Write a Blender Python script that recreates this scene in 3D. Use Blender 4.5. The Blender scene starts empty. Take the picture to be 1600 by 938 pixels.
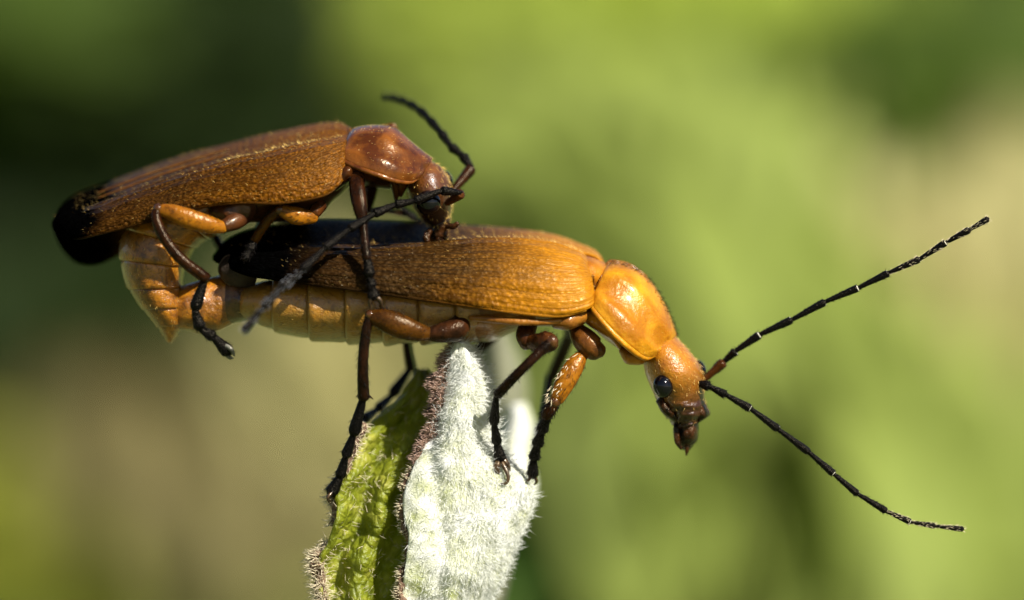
import bpy, math, random
import numpy as np
from mathutils import Vector

# ------------------------------------------------------------------ camera, sky, sun, exposure
# 1 unit = 1 mm.  The beetles stand about 100 mm from a macro lens.
scene = bpy.context.scene
scene.unit_settings.system = 'METRIC'
scene.unit_settings.scale_length = 0.001
CAM_D = 100.0
FOCUS_Y = -0.9
cam_data = bpy.data.cameras.new("camera")
cam = bpy.data.objects.new("camera", cam_data)
scene.collection.objects.link(cam)
cam.location = (0, -CAM_D, 0)
cam.rotation_euler = (math.pi / 2, 0, 0)
cam_data.sensor_width = 36
cam_data.lens = 225
cam_data.clip_start = 0.5
cam_data.clip_end = 60000
cam_data.dof.use_dof = True
cam_data.dof.focus_distance = CAM_D + FOCUS_Y
cam_data.dof.aperture_fstop = 0.225 / 4.4
scene.camera = cam

SUN_DIR = Vector((0.52, -0.56, 0.66)).normalized()
world = bpy.data.worlds.new("World")
scene.world = world
world.use_nodes = True
wn = world.node_tree
sky = wn.nodes.new('ShaderNodeTexSky')
sky.sky_type = 'NISHITA'
sky.sun_disc = False
sky.sun_elevation = math.asin(SUN_DIR.z)
sky.sun_rotation = math.atan2(SUN_DIR.x, SUN_DIR.y)
bg = next(n for n in wn.nodes if n.type == 'BACKGROUND')
bg.inputs['Strength'].default_value = 0.05
wn.links.new(sky.outputs['Color'], bg.inputs['Color'])
sun_data = bpy.data.lights.new("sun", 'SUN')
sun_data.energy = 5.0
sun_data.angle = math.radians(0.6)
sun_data.color = (1.0, 0.95, 0.86)
sun = bpy.data.objects.new("sun", sun_data)
scene.collection.objects.link(sun)
sun.rotation_euler = SUN_DIR.to_track_quat('Z', 'Y').to_euler()
sun.location = SUN_DIR * 300

scene.view_settings.view_transform = 'Standard'
scene.view_settings.look = 'None'
scene.view_settings.gamma = 1
scene.view_settings.exposure = 0.8
scene.cycles.use_denoising = True
scene.cycles.max_bounces = 8
scene.cycles.transparent_max_bounces = 8

random.seed(7)
rng = np.random.default_rng(7)


# ------------------------------------------------------------------ helpers: coordinates, meshes
def P(px, py, y=0.0):
    k = 1.0 + y / CAM_D
    return np.array(((px - 800) / 100.0 * k, y, (469 - py) / 100.0 * k))


WORLD_LOC = {}


def link(name, me, mat, parent=None, origin=None):
    o = bpy.data.objects.new(name, me)
    scene.collection.objects.link(o)
    if mat is not None:
        for m in (mat if isinstance(mat, (list, tuple)) else [mat]):
            me.materials.append(m)
    pl = np.zeros(3)
    if parent is not None:
        o.parent = parent
        pl = WORLD_LOC[parent.name]
    org = np.zeros(3) if origin is None else np.array(origin, float)
    o.location = tuple(org - pl)
    WORLD_LOC[o.name] = org
    return o


def tag(o, label=None, cat=None, group=None, kind=None):
    if label: o['label'] = label
    if cat: o['category'] = cat
    if group: o['group'] = group
    if kind: o['kind'] = kind
    return o


def thing(name, loc, label, cat, group=None):
    o = bpy.data.objects.new(name, None)
    o.empty_display_size = 0.5
    scene.collection.objects.link(o)
    o.location = tuple(loc)
    WORLD_LOC[o.name] = np.array(loc, float)
    return tag(o, label, cat, group)


def mesh_obj(name, V, F, mat, parent=None, uv=None, smooth=True, mat_idx=None):
    V = np.asarray(V, float)
    c = V.mean(axis=0)
    me = bpy.data.meshes.new(name)
    me.from_pydata((V - c).tolist(), [], F)
    if uv is not None:
        lay = me.uv_layers.new(name="UVMap")
        li = np.zeros(len(me.loops), dtype=np.int32)
        me.loops.foreach_get("vertex_index", li)
        lay.data.foreach_set("uv", np.asarray(uv, float)[li].ravel())
    if smooth:
        me.polygons.foreach_set("use_smooth", [True] * len(me.polygons))
    if mat_idx is not None:
        me.polygons.foreach_set("material_index", mat_idx)
    me.update()
    return link(name, me, mat, parent, c)


def grid_mesh(G, closed=False, caps=False):
    """G: (rows, cols, 3) -> V, F, uv   (u along rows, v along cols)"""
    R, C = G.shape[:2]
    V = G.reshape(-1, 3)
    F = []
    for i in range(R - 1):
        for j in range(C if closed else C - 1):
            k = (j + 1) % C
            F.append((i * C + j, i * C + k, (i + 1) * C + k, (i + 1) * C + j))
    arc = np.hstack([0, np.cumsum(np.linalg.norm(np.diff(G.mean(axis=1), axis=0), axis=1))])
    uu, vv = np.meshgrid(arc / (arc[-1] + 1e-9), np.linspace(0, 1, C, endpoint=not closed), indexing='ij')
    if closed:
        vv = 1 - np.abs(vv * 2 - 1)
    uv = np.stack([uu, vv], -1).reshape(-1, 2)
    if caps and closed:
        n = len(V)
        V = np.vstack([V, G[0].mean(0), G[-1].mean(0)])
        uv = np.vstack([uv, [0, .5], [1, .5]])
        for j in range(C):
            k = (j + 1) % C
            F.append((n, k, j))
            F.append((n + 1, (R - 1) * C + j, (R - 1) * C + k))
    return V, F, uv


def spline(pts, m):
    """Catmull-Rom through rows of pts sampled at m points (chord parameter)."""
    pts = np.asarray(pts, float)
    n = len(pts)
    if n == 2:
        t = np.linspace(0, 1, m)[:, None]
        return pts[0] * (1 - t) + pts[1] * t
    ext = np.vstack([2 * pts[0] - pts[1], pts, 2 * pts[-1] - pts[-2]])
    out = []
    for t in np.linspace(0, n - 1, m):
        i = min(int(t), n - 2)
        f = t - i
        a, b, c, d = ext[i], ext[i + 1], ext[i + 2], ext[i + 3]
        out.append(0.5 * ((2 * b) + (c - a) * f + (2 * a - 5 * b + 4 * c - d) * f * f + (3 * b - a - 3 * c + d) * f ** 3))
    return np.array(out)


def spow(x, p):
    return np.sign(x) * np.abs(x) ** p


def fbm(p, seed=0, oct=3):
    r = np.random.default_rng(seed)
    out = np.zeros(p.shape[:-1])
    amp, fr = 1.0, 1.0
    for _ in range(oct):
        for _ in range(3):
            d = r.normal(size=3)
            d /= np.linalg.norm(d)
            out += amp / 3 * np.sin((p @ d) * fr * 3.1 + r.uniform(0, 6.28))
        amp *= .55
        fr *= 2.1
    return out


def loft_grid(st, rows=40, seg=36, pw=0.9, rough=0.0, seed=1, round_ends=True):
    """st rows: topx, topy, botx, boty, half-width(mm), y-centre"""
    S = spline(np.array([list(s) + [0.0] * (6 - len(s)) for s in st], float), rows)
    th = np.linspace(0, 2 * np.pi, seg, endpoint=False)
    G = np.zeros((rows, seg, 3))
    for i, s in enumerate(S):
        T, B = P(s[0], s[1], s[5]), P(s[2], s[3], s[5])
        c, h = (T + B) / 2, (T - B) / 2
        G[i] = c + np.outer(spow(np.cos(th), pw), h) + np.outer(spow(np.sin(th), pw), (0, max(s[4], .005), 0))
    if round_ends:
        n = 4
        for (a, b) in ((0, 1), (rows - 1, rows - 2)):
            ca, cb = G[a].mean(0), G[b].mean(0)
            d = (ca - cb)
            ln = np.linalg.norm(d) + 1e-9
            r = np.linalg.norm(G[a] - ca, axis=1).mean()
            rings = []
            for k in range(1, n + 1):
                q = k / n * np.pi / 2 * .97
                rings.append(ca + (G[a] - ca) * np.cos(q) + d / ln * r * .35 * np.sin(q))
            rings = np.array(rings)
            G = np.vstack([rings[::-1], G]) if a == 0 else np.vstack([G, rings])
            if a == 0:
                rows_off = n
    if rough:
        c = G.mean(axis=1, keepdims=True)
        G = c + (G - c) * (1 + rough * fbm(G * 4, seed)[..., None])
    return G


def loft(name, st, mat, parent, **k):
    V, F, uv = grid_mesh(loft_grid(st, **k), True, True)
    return mesh_obj(name, V, F, mat, parent, uv)


def segmented(name, st, cuts, mat, parent, seg=40, step=.05, rev=False):
    """a body made of overlapping barrel segments, cut at spline parameters 0..1"""
    S = spline(np.array([list(s) + [0.0] * (6 - len(s)) for s in st], float), 201)
    th = np.linspace(0, 2 * np.pi, seg, endpoint=False)
    objs = []
    for i in range(len(cuts) - 1):
        a, b = cuts[i], cuts[i + 1]
        prof = [(-.10, .80), (-.06, .93), (0, .965), (.1, .985), (.3, 1.0), (.55, 1.01), (.8, 1 + step * .5), (.92, 1 + step * .6), (.975, 1 + step * .2), (1.0, .95), (1.0, .86)]
        rows = []
        for (f, sc) in prof:
            t = min(max(a + (b - a) * f, 0), 1) * 200
            k = min(int(t), 199)
            s = S[k] * (1 - (t - k)) + S[k + 1] * (t - k)
            T, B = P(s[0], s[1], s[5]), P(s[2], s[3], s[5])
            c, h = (T + B) / 2, (T - B) / 2
            rows.append(c + sc * (np.outer(spow(np.cos(th), .9), h) + np.outer(spow(np.sin(th), .9), (0, s[4], 0))))
        G = np.array(rows)
        cc = G.mean(axis=1, keepdims=True)
        G = cc + (G - cc) * (1 + .018 * fbm(G * 3.2, 11 + i)[..., None])
        V, F, uv = grid_mesh(G, True, True)
        objs.append(mesh_obj(name, V, F, mat, parent, uv))
        p_, n_, d_, _ = sample_grid(G[2:9], 26, closed=True)
        c_ = G[2:9].mean(axis=(0, 1))
        o_ = (p_ - c_) / np.linalg.norm(p_ - c_, axis=1, keepdims=True)
        hairs('segment_hair', p_, d_ * .9 + o_ * .4 + rng.normal(size=p_.shape) * .2, rng.uniform(.04, .07, 26), .0028, M['gold_hair'], objs[-1])
    return objs


def shell_grid(st, side, rows=70, cols=34, a=0.85, b=0.85, y0=0.0, groove=0.0):
    """st rows: suture px,py, margin px,py, width ; side -1 near (towards camera), +1 far; 0 both (dome)"""
    S = spline(np.array(st, float), rows)
    if side == 0:
        th = np.linspace(-np.pi / 2, np.pi / 2, cols)
    else:
        th = np.linspace(0, np.pi / 2, cols)
    G = np.zeros((rows, cols, 3))
    for i, s in enumerate(S):
        for j, t in enumerate(th):
            c = max(math.cos(t), 0) ** a
            sn = float(spow(math.sin(t), b))
            if groove:
                c -= groove * math.exp(-((abs(t) - 1.17) / .16) ** 2) + .25 * groove * math.sin(i * .2 + 1) * math.exp(-((abs(t) - .6) / .3) ** 2)
                sn *= 1 - groove * .9 * math.exp(-((abs(t) - 1.0) / .2) ** 2)
            y = y0 + (s[4] * sn * (side if side else 1))
            px = s[2] + (s[0] - s[2]) * c
            py = s[3] + (s[1] - s[3]) * c
            G[i, j] = P(px, py, y)
    return G


def shell(name, G, mat, parent, thick=.035, off=-1):
    V, F, uv = grid_mesh(G)
    o = mesh_obj(name, V, F, mat, parent, uv)
    m = o.modifiers.new("thickness", 'SOLIDIFY')
    m.thickness = thick
    m.offset = off
    return o


def tube_grid(pts, rad, seg=12, sub=5, flat=1.0, flat_dir=(0, 1, 0), cap=True, rows=None):
    A = np.array([list(P(*p)) + [r / 100.0] for p, r in zip(pts, rad)])
    S = spline(A, rows or ((len(A) - 1) * sub + 1))
    C, R = S[:, :3], np.maximum(S[:, 3], .004)
    if cap:
        d0 = (C[0] - C[1]) / (np.linalg.norm(C[0] - C[1]) + 1e-9)
        d1 = (C[-1] - C[-2]) / (np.linalg.norm(C[-1] - C[-2]) + 1e-9)
        C = np.vstack([C[0] + d0 * R[0] * .55, C[0] + d0 * R[0] * .38, C, C[-1] + d1 * R[-1] * .38, C[-1] + d1 * R[-1] * .55])
        R = np.hstack([R[0] * .25, R[0] * .72, R, R[-1] * .72, R[-1] * .25])
    n = len(C)
    th = np.linspace(0, 2 * np.pi, seg, endpoint=False)
    G = np.zeros((n, seg, 3))
    ref = np.array(flat_dir, float)
    for i in range(n):
        t = C[min(i + 1, n - 1)] - C[max(i - 1, 0)]
        t /= np.linalg.norm(t) + 1e-9
        u = ref - t * (ref @ t)
        if np.linalg.norm(u) < .15:
            u = np.array((1., 0, .3)) - t * (np.array((1., 0, .3)) @ t)
        u /= np.linalg.norm(u)
        w = np.cross(t, u)
        G[i] = C[i] + R[i] * (np.outer(np.cos(th), u) * flat + np.outer(np.sin(th), w))
    return G


def tube(name, pts, rad, mat, parent, **k):
    V, F, uv = grid_mesh(tube_grid(pts, rad, **k), True, True)
    return mesh_obj(name, V, F, mat, parent, uv)


def ball(name, c, r, mat, parent, seg=24, rings=16, rot=0.0, tilt=0.0):
    """ellipsoid, radii (x, y, z) in mm, rotated in the picture plane"""
    V = []
    for i in range(rings + 1):
        a = math.pi * i / rings
        for j in range(seg):
            b = 2 * math.pi * j / seg
            x, y, z = r[0] * math.sin(a) * math.cos(b), r[1] * math.sin(a) * math.sin(b), r[2] * math.cos(a)
            V.append((x * math.cos(rot) - z * math.sin(rot), y, x * math.sin(rot) + z * math.cos(rot)))
    G = (np.array(V) + c).reshape(rings + 1, seg, 3)
    v, F, uv = grid_mesh(G, True, False)
    return mesh_obj(name, v, F, mat, parent, uv)


def hairs(name, pos, d, length, width, mat, parent, bend=None):
    n = len(pos)
    d = d / (np.linalg.norm(d, axis=1, keepdims=True) + 1e-9)
    ref = rng.normal(size=(n, 3))
    u = np.cross(d, ref)
    u /= np.linalg.norm(u, axis=1, keepdims=True) + 1e-9
    w = np.cross(d, u)
    length = np.broadcast_to(length, n)[:, None]
    width = np.broadcast_to(width, n)[:, None]
    if bend is None:
        bend = u * .25 * rng.normal(size=(n, 1))
    mid = pos + d * length * .5
    tip = pos + (d + bend) * length
    V = np.zeros((n, 7, 3))
    for k in range(3):
        a = k * 2.0944
        off = (u * math.cos(a) + w * math.sin(a)) * width
        V[:, k] = pos + off - d * length * .08
        V[:, 3 + k] = mid + off * .75 + bend * length * .25
    V[:, 6] = tip
    base = (np.arange(n) * 7)[:, None]
    quads, tris = [], []
    for k in range(3):
        k2 = (k + 1) % 3
        quads.append(base + np.array([k, k2, 3 + k2, 3 + k]))
        tris.append(base + np.array([3 + k, 3 + k2, 6]))
    F = np.vstack(quads).tolist() + np.vstack(tris).tolist()
    o = mesh_obj(name, V.reshape(-1, 3), F, mat, parent)
    o['kind'] = 'stuff'
    return o


def sample_grid(G, n, wt=None, closed=False):
    """random points on a grid surface: pos, normal, direction along rows (u), uv"""
    R, C = G.shape[:2]
    if closed:
        G = np.concatenate([G, G[:, :1]], axis=1)
        C += 1
    a, b, c, d = G[:-1, :-1], G[:-1, 1:], G[1:, 1:], G[1:, :-1]
    ar = np.linalg.norm(np.cross(c - a, d - b), axis=-1)
    if wt is not None:
        uu, vv = np.meshgrid((np.arange(R - 1) + .5) / (R - 1), (np.arange(C - 1) + .5) / (C - 1), indexing='ij')
        ar = ar * wt(uu, vv)
    p = (ar / ar.sum()).ravel()
    idx = rng.choice(len(p), n, p=p)
    i, j = idx // (C - 1), idx % (C - 1)
    s, t = rng.random((n, 1)), rng.random((n, 1))
    A, B, Cc, D = G[i, j], G[i, j + 1], G[i + 1, j + 1], G[i + 1, j]
    pos = A * (1 - s) * (1 - t) + B * (1 - s) * t + Cc * s * t + D * s * (1 - t)
    du = (D + Cc - A - B)
    dv = (B + Cc - A - D)
    nn = np.cross(du, dv)
    nn /= np.linalg.norm(nn, axis=1, keepdims=True) + 1e-12
    du /= np.linalg.norm(du, axis=1, keepdims=True) + 1e-12
    return pos, nn, du, np.stack([(i + s[:, 0]) / (R - 1), (j + t[:, 0]) / (C - 1)], -1)


# ------------------------------------------------------------------ helpers: materials
class NT:
    def __init__(self, name):
        self.m = bpy.data.materials.new(name)
        self.m.use_nodes = True
        self.t = self.m.node_tree
        self.b = self.t.nodes['Principled BSDF']
        self.out = self.t.nodes['Material Output']

    def n(self, typ, **k):
        nd = self.t.nodes.new(typ)
        for a, v in k.items():
            setattr(nd, a, v)
        return nd

    def set(self, nd, key, v):
        if hasattr(v, 'is_linked') or isinstance(v, bpy.types.NodeSocket):
            self.t.links.new(v, nd.inputs[key])
        else:
            nd.inputs[key].default_value = v

    def uv(self):
        return self.n('ShaderNodeTexCoord').outputs['UV']

    def obj(self):
        return self.n('ShaderNodeTexCoord').outputs['Object']

    def sep(self, v):
        s = self.n('ShaderNodeSeparateXYZ')
        self.set(s, 0, v)
        return s.outputs

    def mapping(self, v, scale):
        m = self.n('ShaderNodeMapping')
        self.set(m, 'Vector', v)
        m.inputs['Scale'].default_value = scale
        return m.outputs[0]

    def noise(self, v, scale, detail=3, rough=.5, dist=0.0):
        x = self.n('ShaderNodeTexNoise')
        self.set(x, 'Vector', v)
        x.inputs['Scale'].default_value = scale
        x.inputs['Detail'].default_value = detail
        x.inputs['Roughness'].default_value = rough
        x.inputs['Distortion'].default_value = dist
        return x.outputs['Fac']

    def voro(self, v, scale, feature='F1', smooth=None):
        x = self.n('ShaderNodeTexVoronoi', feature=feature)
        self.set(x, 'Vector', v)
        x.inputs['Scale'].default_value = scale
        return x.outputs['Distance']

    def math(self, op, a, b=0.0):
        x = self.n('ShaderNodeMath', operation=op)
        self.set(x, 0, a)
        self.set(x, 1, b)
        return x.outputs[0]

    def ramp(self, fac, stops, interp='LINEAR'):
        x = self.n('ShaderNodeValToRGB')
        self.set(x, 'Fac', fac)
        cr = x.color_ramp
        cr.interpolation = interp
        while len(cr.elements) < len(stops):
            cr.elements.new(.5)
        for e, (p, c) in zip(cr.elements, stops):
            e.position = p
            e.color = (*c, 1) if len(c) == 3 else c
        return x.outputs['Color']

    def mix(self, fac, a, b, blend='MIX'):
        x = self.n('ShaderNodeMix', data_type='RGBA', blend_type=blend)
        self.set(x, 0, fac)
        for k, v in ((6, a), (7, b)):
            if isinstance(v, tuple):
                v = (*v, 1) if len(v) == 3 else v
            self.set(x, k, v)
        return x.outputs[2]

    def bump(self, h, strength=.3, dist=.02, prev=None):
        x = self.n('ShaderNodeBump')
        self.set(x, 'Height', h)
        self.set(x, 'Strength', strength)
        x.inputs['Distance'].default_value = dist
        if prev is not None:
            self.set(x, 'Normal', prev)
        return x.outputs[0]

    def fin(self, col, rough=.4, normal=None, sss=0.0, sss_scale=.12, coat=0.0, spec=.5, trans=None, sheen=0.0, tint=(1, 1, 1)):
        b = self.b
        if isinstance(col, tuple):
            col = (*col, 1)
        self.set(b, 'Base Color', col)
        self.set(b, 'Roughness', rough)
        b.inputs['Specular IOR Level'].default_value = spec
        b.inputs['Specular Tint'].default_value = (*tint, 1)
        if normal is not None:
            self.set(b, 'Normal', normal)
        if sss:
            b.inputs['Subsurface Weight'].default_value = sss
            b.inputs['Subsurface Radius'].default_value = (1.0, .45, .15)
            b.inputs['Subsurface Scale'].default_value = sss_scale
        if coat:
            b.inputs['Coat Weight'].default_value = coat
            b.inputs['Coat Roughness'].default_value = .12
        if sheen:
            b.inputs['Sheen Weight'].default_value = sheen
        if trans is not None:
            tr = self.n('ShaderNodeBsdfTranslucent')
            self.set(tr, 'Color', trans[0] if not isinstance(trans[0], tuple) else (*trans[0], 1))
            mx = self.n('ShaderNodeMixShader')
            mx.inputs[0].default_value = trans[1]
            self.t.links.new(b.outputs[0], mx.inputs[1])
            self.t.links.new(tr.outputs[0], mx.inputs[2])
            self.t.links.new(mx.outputs[0], self.out.inputs['Surface'])
        return self.m


def elytra_mat(name, stops, ncol, gran=.55, front=.3, rough=.33, blk=(.64, .78), sk=.25, vshift=.10):
    t = NT(name)
    uv = t.uv()
    u, v, _ = t.sep(uv)
    n1 = t.noise(t.mapping(uv, (3, 26, 1)), 1.6, 4, .6)
    n2 = t.noise(t.obj(), 2.2, 4, .6)
    f = t.math('ADD', u, t.math('MULTIPLY', t.math('SUBTRACT', n2, .5), .16))
    f = t.math('ADD', f, t.math('MULTIPLY', t.math('SUBTRACT', n1, .5), .06))
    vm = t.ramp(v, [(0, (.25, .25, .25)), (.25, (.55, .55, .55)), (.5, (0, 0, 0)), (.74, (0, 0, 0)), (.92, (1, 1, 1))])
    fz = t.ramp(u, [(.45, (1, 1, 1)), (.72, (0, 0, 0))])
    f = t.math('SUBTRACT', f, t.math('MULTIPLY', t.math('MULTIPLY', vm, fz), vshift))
    col = t.ramp(f, stops)
    streak = t.ramp(n1, [(.35, (0, 0, 0)), (.7, (1, 1, 1))])
    blk = t.ramp(f, [(blk[0], (1, 1, 1)), (blk[1], (0, 0, 0))])
    fac = t.mix(1.0, t.mix(1.0, streak, blk, 'MULTIPLY'), t.ramp(u, [(.18, (1, 1, 1)), (.5, (sk, sk, sk))]), 'MULTIPLY')
    col = t.mix(t.math('MULTIPLY', fac, .5), col, ncol)
    low = t.ramp(n1, [(.30, (1, 1, 1)), (.47, (0, 0, 0))])
    col = t.mix(t.math('MULTIPLY', low, .55), col, t.mix(1.0, col, (.40, .28, .2), 'MULTIPLY'))
    # fine leathery granules, longitudinal veins
    g = t.voro(t.mapping(uv, (95, 42, 1)), 1.0, 'SMOOTH_F1')
    g2 = t.noise(t.mapping(uv, (120, 46, 1)), 1.0, 2, .5, .6)
    veins = t.noise(t.mapping(uv, (1.6, 24, 1)), 1.0, 4, .6, .7)
    st = t.math('ADD', t.math('MULTIPLY', t.ramp(u, [(.06, (0, 0, 0)), (.38, (1, 1, 1))]), 1 - front), front)
    bmp = t.bump(veins, .5, .07)
    bmp = t.bump(g, t.math('MULTIPLY', st, gran), .05, bmp)
    bmp = t.bump(g2, t.math('MULTIPLY', st, gran * .9), .045, bmp)
    dots = t.voro(t.mapping(uv, (95, 42, 1)), 1.0)
    dk = t.math('MULTIPLY', t.ramp(dots, [(.2, (0, 0, 0)), (.62, (1, 1, 1))]), t.math('MULTIPLY', st, .8))
    col = t.mix(dk, col, t.mix(1.0, col, (.22, .17, .13), 'MULTIPLY'))
    vd = t.math('MULTIPLY', t.ramp(veins, [(.30, (1, 1, 1)), (.48, (0, 0, 0))]), .5)
    col = t.mix(vd, col, t.mix(1.0, col, (.40, .30, .22), 'MULTIPLY'))
    m = t.fin(col, rough, bmp, tint=(1, .72, .38))
    t.set(t.b, 'Specular IOR Level', t.math('MULTIPLY', blk, t.ramp(t.math('ADD', u, t.math('MULTIPLY', t.math('LESS_THAN', v, .2), .5)), [(.06, (.32, .32, .32)), (.36, (.05, .05, .05))])))
    return m


def chitin(name, c1, c2, scale=3.0, rough=.28, coat=.25, sss=.15, bump=.15, bscale=30, stops=(.38, .62), spec=.35):
    t = NT(name)
    o = t.obj()
    n = t.noise(o, scale, 5, .6, .3)
    col = t.ramp(n, [(stops[0], c1), (stops[1], c2)])
    nb = t.noise(o, bscale, 3, .6)
    return t.fin(col, rough, t.bump(nb, bump, .05), sss=sss, coat=coat, spec=spec, tint=(1, .85, .62))


M = {}
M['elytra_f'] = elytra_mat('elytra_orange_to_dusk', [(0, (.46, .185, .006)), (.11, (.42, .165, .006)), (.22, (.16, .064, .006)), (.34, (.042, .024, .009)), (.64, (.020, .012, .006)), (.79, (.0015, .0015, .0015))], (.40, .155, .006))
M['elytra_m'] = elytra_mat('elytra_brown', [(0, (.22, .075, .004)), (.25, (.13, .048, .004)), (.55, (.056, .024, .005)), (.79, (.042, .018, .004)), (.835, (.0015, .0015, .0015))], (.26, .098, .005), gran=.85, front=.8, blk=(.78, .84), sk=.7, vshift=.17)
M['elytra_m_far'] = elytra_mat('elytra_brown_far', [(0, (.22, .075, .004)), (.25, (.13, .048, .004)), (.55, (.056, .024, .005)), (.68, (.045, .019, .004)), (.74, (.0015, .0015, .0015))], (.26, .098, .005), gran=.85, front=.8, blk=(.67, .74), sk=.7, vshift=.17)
M['pronotum_f'] = chitin('pronotum_orange', (.33, .115, .003), (.58, .255, .008), 1.8, .36, .12, .25, .45, 9)
M['pronotum_m'] = chitin('pronotum_redbrown', (.06, .014, .002), (.19, .058, .006), 2.2, .27, .3, .12, .3, 9)
M['thorax_f'] = chitin('thorax_amber', (.15, .05, .006), (.30, .115, .012), 3, .3, .25, .2, .4, 12)
M['thorax_m'] = chitin('thorax_dark', (.025, .008, .004), (.085, .026, .006), 3, .35, .15, 0, .4, 12)
M['flap'] = chitin('orange_flap', (.28, .092, .004), (.44, .17, .007), 3, .35, .15, .25, .3, 12)
M['coxa'] = chitin('coxa_brown', (.018, .005, .0015), (.075, .022, .004), 4, .2, .0, 0, .4, 12, spec=.25)
M['femur_o'] = chitin('femur_orange', (.17, .055, .003), (.32, .115, .005), 2.6, .26, .0, .3, .35, 14)
M['femur_b'] = chitin('femur_brown', (.03, .010, .0012), (.085, .029, .0025), 2.6, .26, .0, .2, .3, 14, spec=.25)
M['tibia'] = chitin('tibia_dark_brown', (.006, .003, .0015), (.018, .006, .0025), 5, .24, .0, 0, .3, 25, spec=.13)
M['tibia_r'] = chitin('tibia_red_brown', (.010, .003, .001), (.032, .009, .002), 5, .2, .0, 0, .25, 25, spec=.16)
M['black'] = chitin('tarsus_black', (.0012, .0012, .0014), (.004, .0035, .0035), 6, .26, .0, 0, .5, 40, spec=.12)
M['troch'] = chitin('trochanter_black_brown', (.010, .004, .002), (.04, .013, .004), 4, .25, .0, 0, .4, 14, spec=.16)
M['coxa_o'] = chitin('coxa_amber', (.05, .016, .003), (.17, .056, .006), 3.5, .32, .15, .1, .5, 10, spec=.3)
M['knee'] = chitin('knee_glossy', (.02, .006, .002), (.09, .032, .008), 5, .16, .5, 0, .3, 16, spec=.5)
M['wing_rim'] = chitin('wing_rim_tan', (.05, .034, .022), (.12, .085, .06), 6, .35, 0, 0)
M['suture'] = chitin('suture_rust', (.07, .024, .003), (.15, .052, .005), 6, .35, 0, 0)
M['eye'] = NT('eye_black').fin((.0015, .0015, .003), .06, spec=.45)
M['joint'] = NT('joint_pale').fin((.70, .66, .52), .35)
M['claw'] = chitin('claw_amber', (.09, .05, .02), (.02, .012, .008), 8, .3, .3, 0)
M['claw_pale'] = chitin('claw_grey', (.20, .19, .15), (.05, .05, .04), 8, .35, .3, 0)
M['gold_hair'] = NT('golden_hair').fin((.92, .60, .17), .28, spec=.8, tint=(1, .85, .5))
M['pale_hair'] = NT('pale_hair').fin((.72, .60, .38), .3, spec=.7)
M['dark_hair'] = NT('dark_hair').fin((.006, .004, .003), .45, spec=.12)
M['grey_hair'] = NT('grey_blue_hair').fin((.30, .31, .34), .4)
M['wing'] = chitin('folded_wing_grey', (.018, .013, .010), (.045, .033, .026), 3, .5, .0, 0, .7, 7, spec=.15)


def head_mat(name, c1, c2, dark, a, b):
    t = NT(name)
    u, v, _ = t.sep(t.uv())
    n = t.noise(t.obj(), 7, 5, .65, .4)
    f = t.math('ADD', u, t.math('MULTIPLY', t.math('SUBTRACT', n, .5), .45))
    col = t.mix(t.ramp(f, [(a, (0, 0, 0)), (b, (1, 1, 1))]), t.ramp(n, [(.3, c1), (.7, c2)]), dark)
    nb = t.noise(t.obj(), 22, 3, .6)
    return t.fin(col, .3, t.bump(nb, .45, .04), sss=.15, coat=.3)


M['head_f'] = head_mat('head_orange', (.30, .098, .004), (.48, .19, .008), (.040, .012, .003), .40, .74)
M['head_m'] = head_mat('head_redbrown', (.07, .02, .003), (.17, .055, .007), (.014, .004, .002), .28, .8)
M['mouth'] = chitin('mouth_black', (.0025, .0016, .001), (.05, .016, .004), 7, .24, .0, 0, .9, 14, spec=.3)


def abdomen_mat(name, c1, c2, c3, sss):
    t = NT(name)
    uv = t.uv()
    u, v, _ = t.sep(uv)
    n = t.noise(t.obj(), 3.0, 5, .65, .5)
    n2 = t.noise(t.obj(), 11, 4, .6, .8)
    col = t.ramp(n, [(.32, c1), (.62, c2)])
    col = t.mix(t.math('MULTIPLY', t.ramp(n2, [(.52, (0, 0, 0)), (.64, (1, 1, 1))]), .6), col, c3)
    wr = t.noise(t.mapping(t.obj(), (1, 1, 1)), 14, 4, .6, 1.5)
    return t.fin(col, .30, t.bump(wr, .5, .05), sss=sss, sss_scale=.2, coat=.5)


M['abd_f'] = abdomen_mat('abdomen_ochre', (.28, .15, .032), (.34, .15, .012), (.11, .046, .006), .25)
M['abd_m'] = abdomen_mat('abdomen_amber', (.11, .036, .003), (.44, .165, .007), (.05, .016, .002), .35)
M['abd_tip'] = abdomen_mat('abdomen_tip_brown', (.05, .02, .005), (.14, .06, .014), (.02, .008, .003), .3)


# ------------------------------------------------------------------ the setting: ground, meadow behind
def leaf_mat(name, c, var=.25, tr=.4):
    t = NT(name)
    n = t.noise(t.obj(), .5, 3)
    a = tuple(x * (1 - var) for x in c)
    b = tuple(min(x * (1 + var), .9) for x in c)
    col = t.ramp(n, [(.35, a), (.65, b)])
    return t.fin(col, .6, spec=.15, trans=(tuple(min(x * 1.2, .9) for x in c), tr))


GZ = -48.0
n = 90
gx = np.sinh(np.linspace(-6, 6, n)) * 60
gy = np.sinh(np.linspace(-4, 6.2, n)) * 60
X, Y = np.meshgrid(gx, gy, indexing='ij')
bank = np.clip((Y - 150) / 220, 0, 1)
bank = bank * bank * (3 - 2 * bank)
Z = GZ + bank * 90 + 1.2 * fbm(np.stack([X, Y, X * 0], -1) * .06, 5) * np.exp(-np.hypot(X, Y) / 2500)
V, F, uv = grid_mesh(np.stack([X, Y, Z], -1))
t = NT('meadow_soil')
nn = t.noise(t.obj(), .05, 6, .6)
gm = t.fin(t.ramp(nn, [(.3, (.05, .075, .018)), (.5, (.10, .13, .03)), (.7, (.17, .15, .06))]), .9, t.bump(t.noise(t.obj(), 1.5, 4), .6, .8))
tag(mesh_obj('ground', V, F, gm, None, uv), 'low meadow ground rising to a grassy bank behind', 'ground', kind='structure')


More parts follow.
